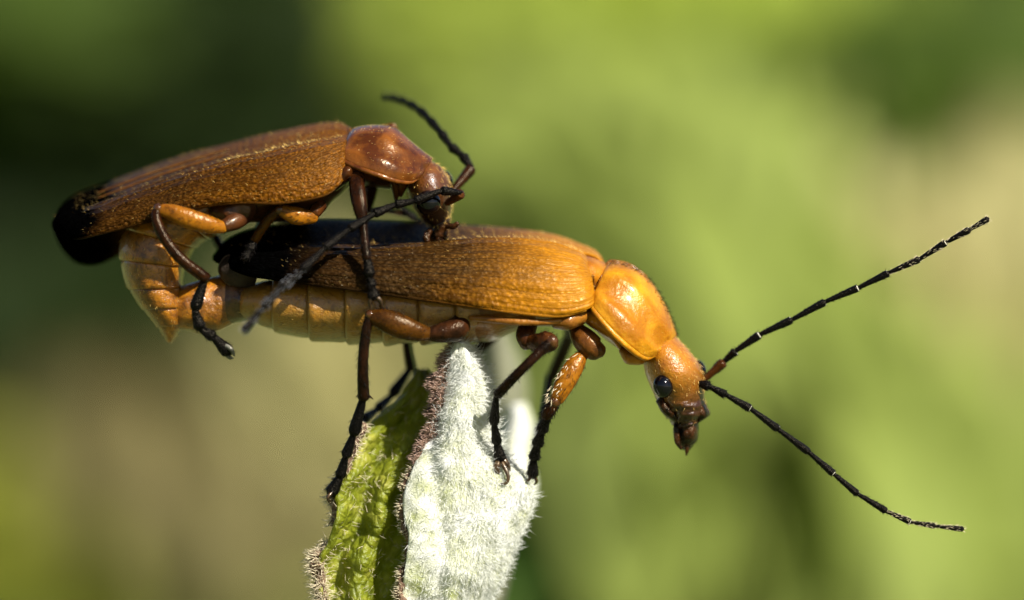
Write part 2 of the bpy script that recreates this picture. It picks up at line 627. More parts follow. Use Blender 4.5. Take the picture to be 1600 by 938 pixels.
def foliage(name, clumps, mat, label, length=(4, 8), wide=.28, spread=.5, grass=False, seed=0):
    r = np.random.default_rng(seed)
    Vs, Fs = [], []
    sd = np.array(SUN_DIR) * .75 + np.array((0, -.55, .1))
    for (px, py, rx, ry, y, cnt) in clumps:
        for _ in range(cnt):
            while True:
                q = r.uniform(-1, 1, 3)
                if q @ q <= 1:
                    break
            c = P(px + q[0] * rx, py + q[1] * ry, y) + np.array((0, q[2] * 7, 0))
            L = r.uniform(*length) * 1.25
            W = L * wide * r.uniform(.7, 1.3)
            nrm = sd + r.normal(size=3) * spread
            nrm /= np.linalg.norm(nrm)
            ax = (np.array((0, 0, 1.)) + r.normal(size=3) * .35) if grass else r.normal(size=3)
            ax -= nrm * (ax @ nrm)
            ax /= np.linalg.norm(ax) + 1e-9
            sdv = np.cross(nrm, ax)
            b = len(Vs)
            for (a, w, h) in ((-.5, 0, 0), (-.2, .8, .06), (.15, 1, .08), (.5, 0, -.05)):
                p = c + ax * a * L + nrm * h * L
                if w == 0:
                    Vs.append(p)
                else:
                    Vs += [p + sdv * w * W * .5 + nrm * .08 * L, p, p - sdv * w * W * .5 + nrm * .08 * L]
            Fs += [(b, b + 1, b + 2), (b, b + 2, b + 3), (b + 1, b + 4, b + 5, b + 2), (b + 2, b + 5, b + 6, b + 3), (b + 4, b + 7, b + 5), (b + 5, b + 7, b + 6)]
    o = mesh_obj(name, Vs, Fs, mat)
    return tag(o, label, 'foliage', kind='stuff')


B1, B2 = 210, 130
foliage('meadow_grass', [(300, 200, 700, 520, B1, 900), (1300, 200, 700, 520, B1, 900), (300, 800, 700, 460, B1, 900), (1300, 800, 700, 460, B1, 900)],
        leaf_mat('grass_green', (.29, .37, .06)), 'blurred mid green meadow grass filling the background', (9, 16), .3, .45, True, 1)
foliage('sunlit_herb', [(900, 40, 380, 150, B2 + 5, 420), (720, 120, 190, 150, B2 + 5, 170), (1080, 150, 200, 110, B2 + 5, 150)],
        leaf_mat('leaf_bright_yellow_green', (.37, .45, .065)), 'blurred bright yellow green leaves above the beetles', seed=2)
foliage('painted_shade_leaves', [(330, 110, 165, 210, B2, 330), (450, 30, 90, 120, B2, 90), (80, 490, 190, 120, B2, 220), (260, 480, 140, 90, B2, 120)],
        leaf_mat('leaf_painted_shade', (.020, .038, .005)), 'blurred leaves behind the mounted beetle, coloured very dark green to stand for shade gaps', seed=3)  # near-black leaf colour stands in for shade gaps among the foliage
foliage('green_herb', [(80, 250, 190, 200, B2 + 8, 280), (230, 330, 200, 120, B2 + 8, 150), (1560, 110, 130, 190, B2 + 50, 130), (1390, 210, 190, 70, B2 - 50, 80), (60, 40, 120, 70, B2 - 5, 60)],
        leaf_mat('leaf_green', (.075, .12, .016)), 'blurred plain green leaves at the edges of the meadow', seed=4)
foliage('dry_grass', [(1430, 490, 280, 105, B2 - 52, 380), (500, 620, 130, 110, B2, 190), (650, 600, 150, 90, B2 + 10, 90)],
        leaf_mat('straw', (.44, .405, .18)), 'blurred straw coloured dry grass behind the legs', (5, 10), .25, .5, True, 5)
foliage('yellow_herb', [(60, 800, 160, 140, B2, 300), (1600, 760, 70, 130, B2 + 20, 90)],
        leaf_mat('leaf_yellow_green', (.34, .36, .05)), 'blurred yellow green leaves low in the meadow', seed=6)
foliage('olive_herb', [(380, 900, 200, 90, B2, 170)],
        leaf_mat('leaf_olive', (.19, .20, .05)), 'blurred olive brown leaves near the meadow floor', seed=8)
foliage('pale_grass', [(1050, 430, 150, 150, B2 - 64, 200), (1020, 660, 190, 130, B2 - 66, 200), (1280, 790, 220, 110, B2 - 66, 220), (1460, 870, 180, 110, B2 - 62, 150), (860, 330, 160, 120, B2, 120)],
        leaf_mat('grass_pale', (.255, .31, .065)), 'blurred pale green grass behind the head and antennae', (5, 10), .25, .5, True, 13)
foliage('brown_grass', [(220, 670, 190, 90, B2, 230), (330, 760, 200, 80, B2, 150)],
        leaf_mat('grass_brown', (.25, .215, .09)), 'blurred brownish dry grass below the curled abdomen', (5, 10), .25, .5, True, 12)
foliage('clover', [(880, 870, 60, 60, B2 - 66, 30)],
        leaf_mat('leaf_clean_green', (.09, .165, .03)), 'blurred clean green leaves beside the furry leaf', seed=9)

# ------------------------------------------------------------------ the leaf
def leaf_surface(name, c_up, kind):
    t = NT(name)
    o = t.obj()
    n = t.noise(o, 2.2, 5, .6)
    n2 = t.noise(o, 7, 4, .6)
    if kind == 'felt':
        col = t.ramp(n, [(.32, (.56, .60, .24)), (.46, (.77, .78, .58)), (.62, (.85, .85, .81))])
        bmp = t.bump(t.noise(o, 26, 4, .65, 1.0), .7, .06)
        return t.fin(col, .75, bmp, sheen=.3, trans=((.55, .62, .25), .12))
    col = t.ramp(n, [(.32, (.10, .125, .008)), (.5, (.24, .27, .015)), (.70, (.50, .48, .08))])
    ed = t.voro(o, 5.5, 'DISTANCE_TO_EDGE')
    vein = t.ramp(ed, [(.0, (1, 1, 1)), (.10, (0, 0, 0))])
    col = t.mix(t.math('MULTIPLY', vein, .4), col, (.12, .15, .01))
    bmp = t.bump(n2, .5, .12)
    bmp = t.bump(t.ramp(ed, [(0, (0, 0, 0)), (.25, (1, 1, 1))]), .45, .06, bmp)
    bmp = t.bump(t.noise(o, 30, 3), .35, .03, bmp)
    return t.fin(col, .38, bmp, trans=((.6, .62, .04), .35))


M['felt'] = leaf_surface('leaf_underside_felt', None, 'felt')
M['leaf_green'] = leaf_surface('leaf_upper_side', None, 'green')
M['margin'] = chitin('leaf_margin_brown', (.055, .028, .022), (.24, .15, .10), 9, .55, 0, 0, .8, 22)
M['fuzz'] = NT('white_fuzz').fin((.80, .81, .74), .45, spec=.4)
M['fuzz_brown'] = NT('brown_fuzz').fin((.40, .26, .20), .45, spec=.5)
M['fuzz_tan'] = NT('tan_fuzz').fin((.72, .62, .42), .4, spec=.5)
M['stem'] = chitin('stem_green', (.16, .20, .05), (.30, .32, .12), 3, .5, 0, .1, .4, 12)

leaf = thing('furry_leaf', P(680, 1100, .2), 'young folded leaf, white felted outside and green inside, with brown crinkled edges', 'leaf')


def interp(tab, y):
    a = np.array(tab, float)
    return np.interp(y, a[:, 0], a[:, 1])


def smooth1(v, k=5):
    p = np.pad(v, (k, k), mode='edge')
    return np.convolve(p, np.ones(2 * k + 1) / (2 * k + 1), 'valid')


WL = [(535, 716), (560, 703), (590, 693), (620, 686), (660, 675), (700, 662), (740, 643), (770, 632), (800, 631), (840, 641), (880, 634), (938, 626), (1000, 634), (1100, 668)]
WR = [(535, 722), (545, 736), (560, 750), (580, 761), (620, 768), (660, 772), (700, 780), (725, 796), (745, 822), (780, 832), (810, 823), (850, 804), (890, 789), (938, 767), (1000, 741), (1100, 700)]
rows, cols = 110, 60
pys = np.linspace(535, 1100, rows)
Lx, Rx = smooth1(interp(WL, pys), 3), smooth1(interp(WR, pys), 3)
Lx[0], Rx[0] = 716, 722
G = np.zeros((rows, cols, 3))
for i, py in enumerate(pys):
    for j, s in enumerate(np.linspace(0, 1, cols)):
        y = -1.02 + .72 * s ** 2.4 + .22 * (1 - s) ** 3 - .10 * math.sin(3.0 * s + py * .01)
        y += .07 * math.sin(s * 9 + py * .02) + (py > 900) * (py - 900) / 200 * .6
        y += .10 * math.exp(-((s - .28 - (py - 800) * .0012) / .07) ** 2)
        y -= .055 * max(0, math.sin(py * .062 - s * 7.5)) ** 2 * math.exp(-s * 2.6) * min(1, max(0, (py - 690) / 60))
        x = Lx[i] + (Rx[i] - Lx[i]) * s
        G[i, j] = P(x, py, y)
G += .035 * fbm(G * 2.6, 3)[..., None] * np.array((.2, 1, .2))
GW = G
V, F, uv = grid_mesh(G)
o = mesh_obj('blade_underside', V, F, M['felt'], leaf, uv)
tag(o, 'white felted underside of the folded blade')
sm = o.modifiers.new('thickness', 'SOLIDIFY'); sm.thickness = .07; sm.offset = 0
# felt hairs
pos, nrm, du, uvs = sample_grid(GW, 15000, lambda u, v: np.where(u > .3, .22 + np.clip(v * 2 - .3, 0, 1), 1.0))
nrm = nrm * np.where((nrm[:, 1:2] > 0), -1, 1)
fl = np.stack([fbm(pos * 3.5, 41), fbm(pos * 3.5, 42) * .4, fbm(pos * 3.5, 43)], -1)
d = nrm * .42 + rng.normal(size=nrm.shape) * .38 + du * .35 + fl * .75
hairs('felt_hair', pos + nrm * .03, d, rng.gamma(4, .026, len(pos)).clip(.04, .24), .0038, M['fuzz'], leaf)
edge = GW[:, -1]
ii = rng.integers(0, rows - 1, 1500)
pos = edge[ii] + (edge[ii + 1] - edge[ii]) * rng.random((1500, 1))
d = np.array((.9, -.1, .25)) + rng.normal(size=(1500, 3)) * .5
hairs('edge_hair', pos, d, rng.gamma(3, .034, 1500).clip(.04, .26), .0045, M['fuzz'], leaf)


# brown crinkled margin of the outer blade
def crinkle(name, pts, rad, seed, hair_mat, nh, hl=(.05, .12), ndir=(-.8, -.4, .2)):
    G = tube_grid(pts, rad, seg=16, sub=16, flat=.8)
    c = G.mean(axis=1, keepdims=True)
    f = fbm(G * 7, seed, 4)
    G = c + (G - c) * (1 + .42 * f[..., None])
    G += .05 * fbm(c * 3.2, seed + 1)[..., None] * np.array((1, .6, 0))
    V, F, uv = grid_mesh(G, True, True)
    mesh_obj(name, V, F, M['margin'], leaf, uv)
    pos, nrm, du, _ = sample_grid(G, nh, closed=True)
    out = pos - (c[:, 0][np.abs(c[:, 0, 2][None] - pos[:, 2:3]).argmin(1)])
    out /= np.linalg.norm(out, axis=1, keepdims=True) + 1e-9
    hairs('margin_hair', pos, out * .8 + np.array(ndir) * .5 + rng.normal(size=out.shape) * .4, rng.uniform(*hl, nh), .006, hair_mat, leaf)


crinkle('crinkled_margin', [(722, 525, -.62), (714, 542, -.68), (703, 562, -.7), (694, 590, -.72), (688, 622, -.74), (678, 660, -.76), (664, 698, -.78), (648, 733, -.8)],
        [4, 10, 14, 16, 15, 13, 10, 7], 21, M['fuzz_brown'], 1500)
crinkle('crinkled_margin', [(648, 733, -.8), (634, 764, -.82), (629, 795, -.84), (638, 838, -.84), (634, 878, -.82), (627, 925, -.8), (634, 1000, -.6)],
        [7, 7, 6, 6, 6, 7, 5], 23, M['fuzz_tan'], 600)

# inner (green) half of the blade
GL = [(578, 652), (600, 640), (630, 616), (660, 582), (690, 556), (720, 546), (745, 537), (770, 524), (795, 527), (820, 523), (850, 515), (866, 500), (890, 497), (938, 503), (1000, 530), (1100, 660)]
GR = [(578, 660), (600, 690), (640, 705), (700, 715), (800, 705), (900, 700), (1000, 700), (1100, 690)]
pys = np.linspace(578, 1100, rows)
Lx, Rx = smooth1(interp(GL, pys), 2), smooth1(interp(GR, pys), 3)
G = np.zeros((rows, cols, 3))
for i, py in enumerate(pys):
    tt = (py - 578) / 522
    for j, s in enumerate(np.linspace(0, 1, cols)):
        y = -.66 + .5 * s ** .9 + 1.15 * max(0, 1 - tt * 2.6) ** 1.3
        q = s * 2.6 + tt * 1.1
        y += .20 * math.cos(q * 6.283) * (0.35 + .65 * min(1, tt * 3))          # pleats between the side veins
        y += .06 * math.sin(py * .11 + s * 14) * math.sin(q * 6.283 + 1)
        G[i, j] = P(Lx[i] + (Rx[i] - Lx[i]) * s, py, y)
G += .05 * fbm(G * 3.2, 9)[..., None] * np.array((.2, 1, .2))
GG = G
V, F, uv = grid_mesh(G)
o = mesh_obj('blade_upper_side', V, F, M['leaf_green'], leaf, uv)
tag(o, 'glossy yellow green inner face of the folded blade')
sm = o.modifiers.new('thickness', 'SOLIDIFY'); sm.thickness = .06; sm.offset = 0
pos, nrm, du, uvs = sample_grid(GG, 700)
nrm = nrm * np.where((nrm[:, 1:2] > 0), -1, 1)
hairs('upper_hair', pos + nrm * .02, nrm * .5 + rng.normal(size=nrm.shape) * .5 - du * .4, rng.uniform(.08, .2, len(pos)), .0045, M['fuzz_tan'], leaf)
crinkle('crinkled_margin', [(566, 664, -.5), (553, 692, -.6), (545, 722, -.62), (533, 750, -.64), (521, 772, -.64), (525, 792, -.62), (524, 820, -.62)],
        [9, 6, 6, 8, 11, 7, 5], 25, M['fuzz_tan'], 500, (.08, .18), (-.6, -.4, -.3))
crinkle('crinkled_margin', [(518, 850, -.64), (503, 866, -.66), (498, 888, -.68), (502, 915, -.66), (505, 945, -.62), (520, 985, -.55)],
        [6, 10, 9, 8, 8, 5], 27, M['fuzz_tan'], 700, (.1, .2), (-.9, -.4, .1))
# pale far fold of the same blade, out of focus behind
FL = [(632, 800), (650, 793), (680, 786), (720, 775), (760, 765), (850, 750), (950, 720), (1100, 690)]
FR = [(632, 808), (645, 830), (680, 826), (720, 822), (760, 836), (850, 800), (950, 760), (1100, 700)]
pys = np.linspace(632, 1100, 50)
G = np.array([[P(a + (b - a) * s, py, 5.0 - .5 * math.sin(s * 3.1) - 4.6 * ((py - 632) / 468) ** 1.6) for s in np.linspace(0, 1, 20)]
              for py, a, b in zip(pys, smooth1(interp(FL, pys), 2), smooth1(interp(FR, pys), 2))])
V, F, uv = grid_mesh(G)
o = mesh_obj('blade_far_fold', V, F, M['felt'], leaf, uv)
tag(o, 'bright white felted fold at the back of the blade')
sm = o.modifiers.new('thickness', 'SOLIDIFY'); sm.thickness = .07
tube('stalk', [(682, 1075, .1), (680, 1250, .4), (650, 2200, 3), (560, 3800, 10), (480, 5320, 14)], [14, 22, 34, 48, 60], M['stem'], leaf, seg=16, sub=8)

# a second young leaf of the shoot, well out of focus
young = thing('young_leaf', P(780, 760, 7), 'small greyish young leaf, out of focus, behind the furry white leaf', 'leaf')
pys = np.linspace(515, 1150, 50)
YL = [(515, 772), (560, 752), (620, 760), (700, 770), (900, 760), (1150, 720)]
YR = [(515, 782), (560, 812), (620, 822), (700, 812), (900, 790), (1150, 730)]
G = np.array([[P(a + (b - a) * s, py, 7 - .6 * math.sin(s * 3.1) + .3 * (s - .5) - 4 * max(0, (py - 700) / 450)) for s in np.linspace(0, 1, 16)]
              for py, a, b in zip(pys, smooth1(interp(YL, pys), 2), smooth1(interp(YR, pys), 2))])
V, F, uv = grid_mesh(G)
t = NT('young_leaf_grey_green')
o = mesh_obj('blade', V, F, t.fin((.24, .24, .15), .6, trans=((.3, .3, .1), .25)), young, uv)
sm = o.modifiers.new('thickness', 'SOLIDIFY'); sm.thickness = .06
tube('stalk', [(725, 1140, 3), (690, 1250, 1.2), (672, 1420, .8)], [8, 9, 10], M['stem'], young)


# ------------------------------------------------------------------ beetle building blocks
def antenna(parent, joints, rad, mats, hair_from=99, hair_mat=None, joint_pale=True):
    """first piece is the part, the rest are its sub-parts"""
    root = None
    n = len(joints) - 1
    for i in range(n):
        a, b = np.array(joints[i], float), np.array(joints[i + 1], float)
        r0, r1 = rad[i] * .62, rad[i]
        m = mats[min(i, len(mats) - 1)]
        at = lambda f: tuple(a + (b - a) * f)
        G = tube_grid([at(-.02), at(.12), at(.5), at(.86), at(.97), at(1.0)], [r0 * .8, r0, (r0 + r1) / 2, r1, r1 * .95, r1 * .7], seg=12, sub=3)
        V, F, uv = grid_mesh(G, True, True)
        name = 'antenna' if root is None else 'antenna_segment'
        idx = None
        mat = m
        if joint_pale and 1 <= i < n - 1:
            # pale membrane patch on the outer side of the joint
            mat = [m, M['joint']]
            idx = []
            R_, C_ = G.shape[:2]
            for f in F:
                q = [k for k in f if k < R_ * C_]
                row = min(k // C_ for k in q)
                ang = (sum((k % C_) for k in q) / len(q)) / C_
                idx.append(1 if row >= R_ - 5 and row < R_ - 3 and (i + int(ang * 3)) % 3 == 0 else 0)
        o = mesh_obj(name, V, F, mat, parent if root is None else root, uv, mat_idx=idx)
        if root is None:
            root = o
        nh = 60
        pos, nrm, du, _ = sample_grid(G, nh, closed=True)
        ctr = G.mean(axis=(0, 1))
        axis = (P(*b) - P(*a)); axis /= np.linalg.norm(axis)
        out = (pos - P(*a)) - np.outer((pos - P(*a)) @ axis, axis)
        out /= np.linalg.norm(out, axis=1, keepdims=True) + 1e-9
        HAIR.append((pos, out * .5 + axis * .9 + rng.normal(size=out.shape) * .15, rng.uniform(.03, .06, nh), 1 if i >= hair_from else 0))
    for fl, hm in ((0, M['dark_hair']), (1, hair_mat or M['pale_hair'])):
        sel = [h for h in HAIR if h[3] == fl]
        if sel:
            hairs('antenna_hair', np.vstack([h[0] for h in sel]), np.vstack([h[1] for h in sel]), np.hstack([h[2] for h in sel]), .0035, hm, root)
    HAIR.clear()
    return root


HAIR = []


def leg(parent, coxa, femur, tibia, tarsi, claws, mats, hair=True, spur=None):
    """coxa mesh is the part 'leg'; femur, tibia, tarsal segments and claws are its sub-parts"""
    mc, mf, mt, ms, mk = mats
    root = tube('leg', coxa[0], coxa[1], mc, parent, seg=18)
    hp = []
    if femur:
        G = tube_grid(femur[0], femur[1], seg=20, flat=.75)
        V, F, uv = grid_mesh(G, True, True)
        mesh_obj('femur', V, F, mf, root, uv)
        hp.append((G, 160))
    if tibia:
        G = tube_grid(tibia[0], tibia[1], seg=14, sub=6)
        V, F, uv = grid_mesh(G, True, True)
        mesh_obj('tibia', V, F, mt, root, uv)
        hp.append((G, 220))
    if tibia and hair:
        ball('knee', P(*tibia[0][0]) + np.array((0, -.012, 0)), (tibia[1][0] * .0108, tibia[1][0] * .0105, tibia[1][0] * .0108), M['knee'], root, 14, 10)
    if spur:
        tube('spur', spur[0], spur[1], mt, root, seg=6)
    for i in range(len(tarsi) - 1):
        (x0, y0, d0, r0), (x1, y1, d1, r1) = tarsi[i], tarsi[i + 1]
        a, b = np.array((x0, y0, d0)), np.array((x1, y1, d1))
        at = lambda f: tuple(a + (b - a) * f)
        G = tube_grid([at(0), at(.15), at(.55), at(.85), at(.97)], [r1 * .55, r1 * .68, r1 * .92, r1 * 1.08, r1 * .85], seg=12, sub=4, flat=.8)
        V, F, uv = grid_mesh(G, True, True)
        mesh_obj('tarsal_segment', V, F, ms, root, uv)
        hp.append((G, 70))
    for c in claws:
        tube('claw', c[0], c[1], mk, root, seg=8)
    if hair:
        ps, ds = [], []
        for G, nh in hp:
            pos, nrm, du, _ = sample_grid(G, nh, closed=True)
            ctr = G.mean(axis=1)
            k = ((pos[:, None] - ctr[None]) ** 2).sum(-1).argmin(1)
            out = pos - ctr[k]
            out /= np.linalg.norm(out, axis=1, keepdims=True) + 1e-9
            ps.append(pos)
            ds.append(out * .55 + du * .8 + rng.normal(size=out.shape) * .2)
        ps, ds = np.vstack(ps), np.vstack(ds)
        hairs('leg_hair', ps, ds, rng.uniform(.04, .10, len(ps)), .0035, M['dark_hair'], root)
    return root


def body_hair(parent, G, n, mat, ln=(.06, .12), wd=.0035, flip=False, lay=.28, wt=None, side=None, name='body_hair'):
    pos, nrm, du, uvs = sample_grid(G, n, wt)
    ctr = G.mean(axis=(0, 1)) + np.array((0, .6, -.2))
    s = np.sign(((pos - ctr) * nrm).sum(1, keepdims=True))
    nrm = nrm * s
    d = du * (1 if not flip else -1) + nrm * lay + rng.normal(size=nrm.shape) * .16
    hairs(name, pos + nrm * .004, d, rng.uniform(*ln, n), wd, mat, parent)


def ridged(G, vs, h=.022, w=.025):
    v = np.linspace(0, 1, G.shape[1])
    u = np.linspace(0, 1, G.shape[0])
    du, dv = np.gradient(G, axis=0), np.gradient(G, axis=1)
    nr = np.cross(du, dv)
    nr /= np.linalg.norm(nr, axis=-1, keepdims=True) + 1e-12
    nr *= np.where(nr[..., 1:2] > 0, -1, 1)
    H = np.zeros(G.shape[:2])
    for k, c in enumerate(vs):
        cc = c + .02 * np.sin(u * 7 + k)[:, None]
        H += h * np.exp(-((v[None] - cc) / w) ** 2) * np.sin(np.pi * np.clip(u * 1.05, 0, 1))[:, None]
    H += .012 * fbm(G * 2.5, 31)
    return G + nr * H[..., None]


def far_shell_grid(st, crest, drop, rows=60, cols=30):
    """st: suture px,py, width ; rises over a crest, falls to the far margin"""
    S = spline(np.array([list(a) + [c, d] for a, c, d in zip(st, crest, drop)], float), rows)
    G = np.zeros((rows, cols, 3))
    for i, s in enumerate(S):
        for j, q in enumerate(np.linspace(0, 1, cols)):
            y = s[2] * math.sin(q * math.pi / 2) ** .9
            py = s[1] - s[3] * math.sin(min(q * 1.6, 1) * math.pi / 2) + (s[4] + s[3]) * max(0, (q - .45) / .55) ** 2.2
            G[i, j] = P(s[0], py, y)
    return G


# ------------------------------------------------------------------ the lower beetle
fem = thing('soldier_beetle', P(700, 560, 0), 'bright orange beetle with long spread black antennae, standing on the furry white leaf', 'beetle')
near = [(918, 412, 925, 462, .72), (911, 401, 927, 472, 1.0), (895, 391, 915, 484, 1.2), (862, 380, 870, 493, 1.32), (800, 373, 800, 487, 1.38), (740, 374, 740, 478, 1.4), (660, 382, 660, 467, 1.4),
        (580, 386, 580, 455, 1.38), (500, 386, 500, 444, 1.3), (440, 387, 440, 436, 1.12), (390, 392, 388, 428, .85), (356, 398, 356, 416, .5), (338, 405, 338, 409, .12)]
GN = ridged(shell_grid(near, -1, rows=120, cols=80, a=.72, b=.9), (.18, .36, .56, .86))
body_hair(fem, GN, 1700, M['pale_hair'], (.045, .08), .0042, lay=.22, wt=lambda u, v: np.where((u > .38) & (u < .74), 1.0, .05 * (u < .74)) * (.3 + v), name='elytron_hair')
body_hair(fem, GN, 1100, M['gold_hair'], (.045, .09), .0042, lay=.22, wt=lambda u, v: np.where(u < .5, 1.0, .05 * (u < .7)), name='elytron_hair')
o = shell('elytron', GN, M['elytra_f'], fem)
tag(o, 'wing case shading from orange shoulder to black tip')
body_hair(fem, GN, 2600, M['gold_hair'], (.05, .11), .0028, lay=.25, wt=lambda u, v: np.where(u > .74, 0.0, np.where(v < .3, 1.8, 1.0)), name='elytron_hair')
body_hair(fem, GN, 260, M['gold_hair'], (.08, .14), .006, lay=.35, wt=lambda u, v: np.where((u < .5) & (v < .14) & (u > .03), 1.0, 0.0), name='crest_hair')
sut = [(942, 416, .5), (930, 404, .95), (905, 396, 1.15), (862, 382, 1.3), (800, 374, 1.38), (740, 375, 1.4), (660, 383, 1.4), (580, 387, 1.38), (500, 387, 1.3), (440, 388, 1.1), (390, 393, .85), (356, 399, .5), (336, 405, .12)]
GF = far_shell_grid(sut, [4, 9, 13, 14, 15, 21, 33, 41, 42, 36, 32, 22, 3], [20, 40, 60, 70, 70, 65, 55, 45, 40, 35, 25, 15, 3], rows=100)
shell('elytron', GF, M['elytra_f'], fem, off=1)
body_hair(fem, GF, 2600, M['gold_hair'], (.05, .12), .0028, lay=.35, wt=lambda u, v: np.where(u > .86, .03, np.where(v < .75, 1.6, .3)), name='elytron_hair')
body_hair(fem, GF, 650, M['gold_hair'], (.06, .11), .005, lay=.5, wt=lambda u, v: np.where((u < .62) & (v < .8), 1.0, 0.02), name='crest_hair')
tube('suture', [(a[0], a[1] - 1, -.04) for a in near[3:12]], [1.2] + [1.9] * 7 + [1], M['suture'], fem, seg=8, sub=6)
# narrow rolled edge of the near elytron
mg = [(s[2], s[3] + 1, -s[4] - .01) for s in near[2:]]
tube('elytron_edge', mg, [2.2] + [3.0] * (len(mg) - 3) + [2, 1], M['elytra_f'], fem, seg=8, sub=6)
mg2 = [(s[2], s[3] - 9, -s[4] * .985 - .012) for s in near[3:10]]
tube('elytron_ridge', mg2, [1.0, 1.8, 2, 2, 1.8, 1.5, 1], M['elytra_f'], fem, seg=8, sub=6)

# abdomen
abd = [(800, 440, 800, 524, 1.05), (760, 432, 760, 532, 1.12), (712, 428, 712, 535, 1.16), (655, 426, 655, 537, 1.18), (598, 424, 598, 537, 1.18), (541, 424, 541, 536, 1.14), (483, 428, 483, 530, 1.06), (427, 436, 427, 516, .92), (378, 450, 376, 494, .58)]
segs = segmented('abdomen_segment', abd, [.06] + [k / 8 for k in range(2, 9)], M['abd_f'], fem, step=.10)
loft('abdomen_tip', [(392, 442, 388, 500, .55), (368, 436, 372, 505, .5), (350, 432, 350, 508, .42), (336, 440, 334, 505, .3)], M['abd_tip'], fem, rough=.05)
rim = spline([(398, 448, 0), (374, 450, 0), (354, 442, 0), (343, 426, 0), (345, 411, 0), (356, 400, 0), (374, 401, 0), (392, 408, 0)], 40)
G = np.array([[P(404 + (x - 404) * q, 428 + (y - 428) * q, -.50 - .16 * math.sin(math.pi * k / 39) * math.sin(q * 2.6) + .10 * q * q) for k, (x, y, _) in enumerate(rim)] for q in np.linspace(.06, 1, 18)])
V, F, uv = grid_mesh(G)
o = mesh_obj('folded_wing', V, F, M['wing'], fem, uv)
sm = o.modifiers.new('thickness', 'SOLIDIFY'); sm.thickness = .03
tube('folded_wing_rim', [(x, y, -.40) for x, y, _ in rim[::3]], [1.6] * len(rim[::3]), M['wing_rim'], fem, seg=8, sub=4)

# thorax
loft('thorax', [(735, 440, 722, 531, 1.05), (765, 436, 766, 534, 1.2), (800, 430, 797, 522, 1.25), (840, 430, 825, 512, 1.22), (880, 420, 866, 511, 1.15), (908, 412, 895, 515, 1.05), (930, 415, 918, 503, .85)], M['thorax_f'], fem, rough=.012)
tube('thorax_rim', [(735, 497, -1.18), (765, 499, -1.26), (810, 503, -1.3), (860, 503, -1.24), (905, 496, -1.1)], [4, 6, 6, 5, 4], M['thorax_f'], fem, seg=10)
loft('pleural_lobe', [(864, 498, 868, 514, .2, -1.0), (885, 489, 890, 516, .26, -1.0), (908, 484, 914, 506, .22, -.92), (922, 482, 924, 496, .12, -.85)], M['thorax_f'], fem, rough=.06)
loft('scutellum', [(905, 400, 915, 455, .75), (925, 402, 925, 462, .72), (945, 412, 932, 468, .62), (956, 424, 940, 470, .5)], M['flap'], fem, rough=.04)

# pronotum, prothorax
pro = [(944, 428, 924, 468, .85), (953, 414, 926, 482, 1.08), (980, 417, 944, 506, 1.2), (1012, 438, 968, 531, 1.22), (1036, 475, 990, 550, 1.12), (1050, 508, 1008, 560, .9), (1055, 524, 1022, 556, .7)]
GP = shell_grid(pro, 0, rows=60, cols=80, a=.75, b=.95, groove=.10)
V, F, uv = grid_mesh(GP)
o = mesh_obj('pronotum', V, F, M['pronotum_f'], fem, uv)
m = o.modifiers.new('thickness', 'SOLIDIFY'); m.thickness = .05; m.offset = 0
tag(o, 'smooth orange neck shield')
tube('pronotum_rim', [(s[2], s[3], -s[4] - .01) for s in pro], [3.5, 4, 4.5, 4.5, 4.5, 4, 3], M['pronotum_f'], fem, seg=10)
tube('pronotum_collar', [(944, 428, -.1), (951, 414, 0), (962, 411, .1), (985, 416, .1), (1010, 432, .1)], [3, 6, 5, 4, 2], M['thorax_f'], fem, seg=10)
body_hair(fem, GP, 420, M['dark_hair'], (.07, .13), .004, lay=.9, wt=lambda u, v: np.where(abs(v - .5) < .12, 1.0, 0.0), name='fringe_hair')
body_hair(fem, GP, 1300, M['gold_hair'], (.04, .08), .0025, lay=.2, name='pronotum_hair')
loft('prothorax', [(945, 430, 918, 500, .8), (970, 430, 936, 522, .98), (1000, 450, 962, 542, 1.0), (1030, 490, 990, 560, .92), (1048, 520, 1006, 568, .7)], M['flap'], fem)
loft('prothorax_flap', [(920, 480, 916, 506, .25, -.75), (935, 486, 938, 522, .3, -.82), (958, 512, 955, 534, .26, -.85), (974, 535, 968, 548, .12, -.8)], M['flap'], fem, rough=.05)
loft('prothorax_flap', [(972, 540, 968, 552, .12, -.6), (984, 546, 978, 568, .25, -.62), (1002, 552, 998, 571, .25, -.6), (1012, 558, 1010, 566, .12, -.55)], M['flap'], fem, rough=.05)

# head
hd = [(1050, 520, 1006, 556, .62), (1060, 531, 1005, 570, .76), (1079, 551, 1011, 592, .84), (1094, 572, 1021, 614, .82), (1101, 597, 1028, 631, .72), (1101, 622, 1035, 645, .66), (1102, 643, 1047, 658, .58), (1091, 660, 1054, 667, .42)]
GH = loft_grid(hd, rows=60, rough=.012)
fz = np.clip((P(0, 612)[2] - GH[..., 2:3]) / .25, 0, 1)
cz = GH.mean(axis=1, keepdims=True)
GH = cz + (GH - cz) * (1 + fz * .07 * fbm(GH * 14, 77)[..., None])
V, F, uv = grid_mesh(GH, True, True)
head = mesh_obj('head', V, F, M['head_f'], fem, uv)
ball('eye', P(1036, 604, -.74), (.155, .16, .18), M['eye'], head, rot=.25)
ball('eye', P(1095, 576, .28), (.085, .16, .15), M['eye'], head, rot=.45)
loft('mouthparts', [(1090, 652, 1052, 658, .40), (1089, 672, 1052, 678, .38), (1088, 688, 1056, 693, .30), (1078, 701, 1066, 703, .1)], M['mouth'], head, rough=.10, seed=4)
loft('labrum', [(1098, 622, 1080, 636, .42), (1106, 636, 1082, 650, .46), (1109, 648, 1086, 660, .38), (1098, 656, 1086, 664, .2)], M['mouth'], head, rough=.09, seed=5)
